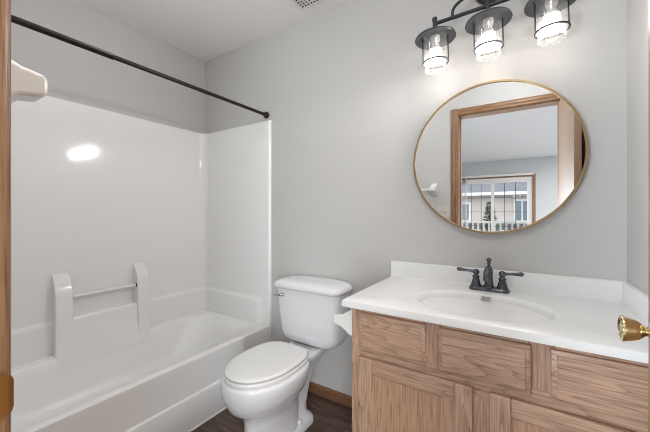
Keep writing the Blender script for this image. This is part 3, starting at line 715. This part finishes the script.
bm = bmesh.new(); tube(bm, [(-1.34, YF+0.080, 1.385), (-0.750, YF+0.080, 1.385)], 0.0105, 16); obj('bar', bm, M['ceramic'], tb, smooth=60)
tp = thing('toilet_paper_holder', 'white ceramic toilet paper holder on the vanity cabinet side', 'paper holder', (CX0, 1.21, 0.70))
for y in (1.118, 1.272):
    bm = bmesh.new(); prism(bm, [(CX0-0.0005-q, 0.708+h) for q, h in bracket_profile(0.112, 0.038, 0.098, 0.064)], 'y', y, y+0.032)
    obj('bracket', bm, M['ceramic'], tp, smooth=40, bevel=(0.006, 3))
bm = bmesh.new(); tube(bm, [(CX0-0.078, 1.145, 0.708), (CX0-0.078, 1.275, 0.708)], 0.010, 16); obj('roller', bm, M['ceramic'], tp, smooth=60)

# ------------------------------------------------------------------ light switch beside the doorway
sw = thing('light_switch', 'cream double light switch plate beside doorway, seen in mirror', 'light switch', (-0.66, YF, 1.163))
bm = bmesh.new(); loft(bm, [[(-0.718+i, YF+y, 1.105+i), (-0.602-i, YF+y, 1.105+i), (-0.602-i, YF+y, 1.220-i), (-0.718+i, YF+y, 1.220-i)] for i, y in ((0, 0.0005), (0, 0.003), (0.004, 0.006))])
obj('plate', bm, M['plate'], sw)
for x in (-0.683, -0.637):
    bm = bmesh.new(); prism(bm, [(YF+0.006, 1.152), (YF+0.006, 1.174), (YF+0.017, 1.176), (YF+0.017, 1.168)], 'x', x-0.005, x+0.005); obj('toggle', bm, M['plate'], sw)

# ------------------------------------------------------------------ living room sliding door, blinds, outside
sd = struct('door_2', (lambda bm: [box(bm, *q) for q in (((SX0, LY-0.10, 0), (SX0+0.04, LY-0.01, SH)), ((SX1-0.04, LY-0.10, 0), (SX1, LY-0.01, SH)), ((SX0+0.04, LY-0.10, SH-0.05), (SX1-0.04, LY-0.01, SH)), ((SX0+0.04, LY-0.10, 0), (SX1-0.04, LY-0.01, 0.04)))] and bm)(bmesh.new()), M['white_metal'], 'white sliding glass door of the living room, seen in mirror', 'sliding door')
mid = (SX0+SX1)/2
for (x0, x1, y) in ((SX0+0.04, mid+0.035, LY-0.075), (mid-0.035, SX1-0.04, LY-0.04)):
    bm = bmesh.new(); f = 0.062
    box(bm, (x0, y-0.015, 0.04), (x0+f, y+0.015, SH-0.05)); box(bm, (x1-f, y-0.015, 0.04), (x1, y+0.015, SH-0.05))
    box(bm, (x0+f, y-0.015, 0.04), (x1-f, y+0.015, 0.12)); box(bm, (x0+f, y-0.015, SH-0.115), (x1-f, y+0.015, SH-0.05))
    ds = obj('sliding_panel', bm, M['white_metal'], sd)
    obj('pane', B((x0+f, y-0.004, 0.12), (x1-f, y+0.004, SH-0.115)), M['pane'], ds)
    bm = bmesh.new()
    for i in (1, 2):
        xx = x0+f+(x1-x0-2*f)*i/3; box(bm, (xx-0.006, y-0.008, 0.12), (xx+0.006, y+0.008, SH-0.115))
    for i in range(1, 5):
        zz = 0.12+(SH-0.235)*i/5; box(bm, (x0+f, y-0.0078, zz-0.006), (x1-f, y+0.0078, zz+0.006))
    obj('muntin_grid', bm, M['disc'], ds)
obj('casing', B((SX1+0.001, LY+0.0005, 0), (SX1+0.062, LY+0.017, SH+0.065)), M['trim_z'], sd)
obj('casing', B((SX0-0.062, LY+0.0005, 0), (SX0-0.001, LY+0.017, SH+0.065)), M['trim_z'], sd)
obj('head_casing', B((SX0-0.001, LY+0.0005, SH+0.001), (SX1+0.001, LY+0.017, SH+0.065)), M['trim_x'], sd)
vb = thing('vertical_blinds', 'white vertical blinds stacked at the left of the sliding door', 'blinds', (mid, LY+0.02, SH+0.06))
obj('headrail', B((SX0-0.03, LY+0.018, SH+0.035), (SX1+0.03, LY+0.06, SH+0.085)), M['white_metal'], vb)
for i in range(9):
    x = SX0+0.02+i*0.027
    obj('vane', B((x, LY+0.02+0.001*(i % 2), 0.03), (x+0.004, LY+0.085+0.001*(i % 2), SH+0.034)), M['white_metal'], vb)

struct('ground_outside', B((-9, -20, -0.3), (9, LY-0.13, -0.2)), M['snow'])
struct('balcony_deck', B((-2.6, LY-1.35, -0.15), (1.8, LY-0.125, -0.03)), M['snow'])
rl = thing('balcony_railing', 'white balcony railing with upright pickets outside the sliding door', 'railing', (-0.4, LY-1.28, -0.03))
ry = LY-1.28
obj('top_rail', B((-2.6, ry-0.03, 0.86), (1.8, ry+0.03, 0.92)), M['white_metal'], rl)
obj('bottom_rail', B((-2.6, ry-0.02, 0.05), (1.8, ry+0.02, 0.10)), M['white_metal'], rl)
for i in range(31):
    x = -2.5+i*0.14
    obj('picket', B((x-0.024, ry-0.015, 0.10), (x+0.024, ry+0.015, 0.86)), M['white_metal'], rl)
for x in (-2.57, 1.77): obj('post', B((x-0.03, ry-0.035, -0.03), (x+0.03, ry+0.035, 0.86)), M['white_metal'], rl)
# conifer
cf = thing('conifer', 'small dark green conifer beyond the balcony railing', 'tree', (-0.93, -8.2, -0.2))
bm = bmesh.new()
for i in range(900):
    h = random.random()**1.2; rad = 0.36*(1-h)+0.03; a = random.random()*2*PI; rr = rad*math.sqrt(random.random())
    p = Vector((-0.93+rr*math.cos(a), -8.2+rr*math.sin(a), 0.1+1.4*h)); d = Vector((math.cos(a), math.sin(a), random.uniform(-0.3, 0.6))).normalized()*0.10
    s = d.cross(Vector((0, 0, 1))).normalized()*0.02; u = Vector((0, 0, 0.02))
    vs = [bm.verts.new(p+s), bm.verts.new(p-s), bm.verts.new(p+d), bm.verts.new(p+u)]
    bm.faces.new((vs[0], vs[1], vs[2])); bm.faces.new((vs[0], vs[2], vs[3])); bm.faces.new((vs[1], vs[3], vs[2]))
me_needles = bm
obj('foliage', me_needles, M['needle'], cf)
bm = bmesh.new(); lathe(bm, [(0.0001, -0.2), (0.05, -0.2), (0.02, 1.2), (0.0001, 1.3)], (-0.93, -8.2, 0), 'z', 10); obj('trunk', bm, M['bark'], cf, smooth=60)
# neighbouring building
hy = -12.0
hb = thing('neighbouring_house', 'beige building with grey roof and white trim across the yard', 'house', (0, hy-1.5, -0.2))
obj('wall', B((-7, hy-3, -0.2), (6, hy, 2.02)), M['siding'], hb)
bm = bmesh.new(); prism(bm, [(hy+0.45, 1.98), (hy+0.45, 2.02), (hy-1.1, 2.62), (hy-1.1, 2.02)], 'x', -7.2, 6.2); obj('porch_roof', bm, M['shingle'], hb)
obj('fascia', B((-7.2, hy+0.45, 1.90), (6.2, hy+0.50, 2.03)), M['white_metal'], hb)
obj('upper_wall', B((-7, hy-3.5, 2.02), (6, hy-1.1, 5.5)), M['siding'], hb)
obj('upper_trim', B((-7, hy-1.1, 2.50), (6, hy-1.06, 2.75)), M['white_metal'], hb)
for x0, x1, z0, z1 in ((-2.75, -2.0, 0.75, 1.62), (-0.35, 0.25, 0.75, 1.72), (0.35, 1.1, 0.75, 1.62)):
    wf = obj('window', B((x0, hy, z0), (x1, hy+0.04, z1)), M['white_metal'], hb)
    bm = bmesh.new(); mx_ = (x0+x1)/2
    box(bm, (x0+0.08, hy+0.04, z0+0.08), (mx_-0.025, hy+0.045, z1-0.08)); box(bm, (mx_+0.025, hy+0.04, z0+0.08), (x1-0.08, hy+0.045, z1-0.08))
    obj('pane', bm, M['winglass'], wf)
obj('porch_recess_shade', B((-7, hy, -0.2), (6, hy+0.03, 0.72)), M['recess_shade'], hb)  # flat dark sheet, its colour stands for shade in the porch recess
obj('porch_panel', B((-7, hy+0.02, 0.35), (6, hy+0.5, 0.42)), M['white_metal'], hb)
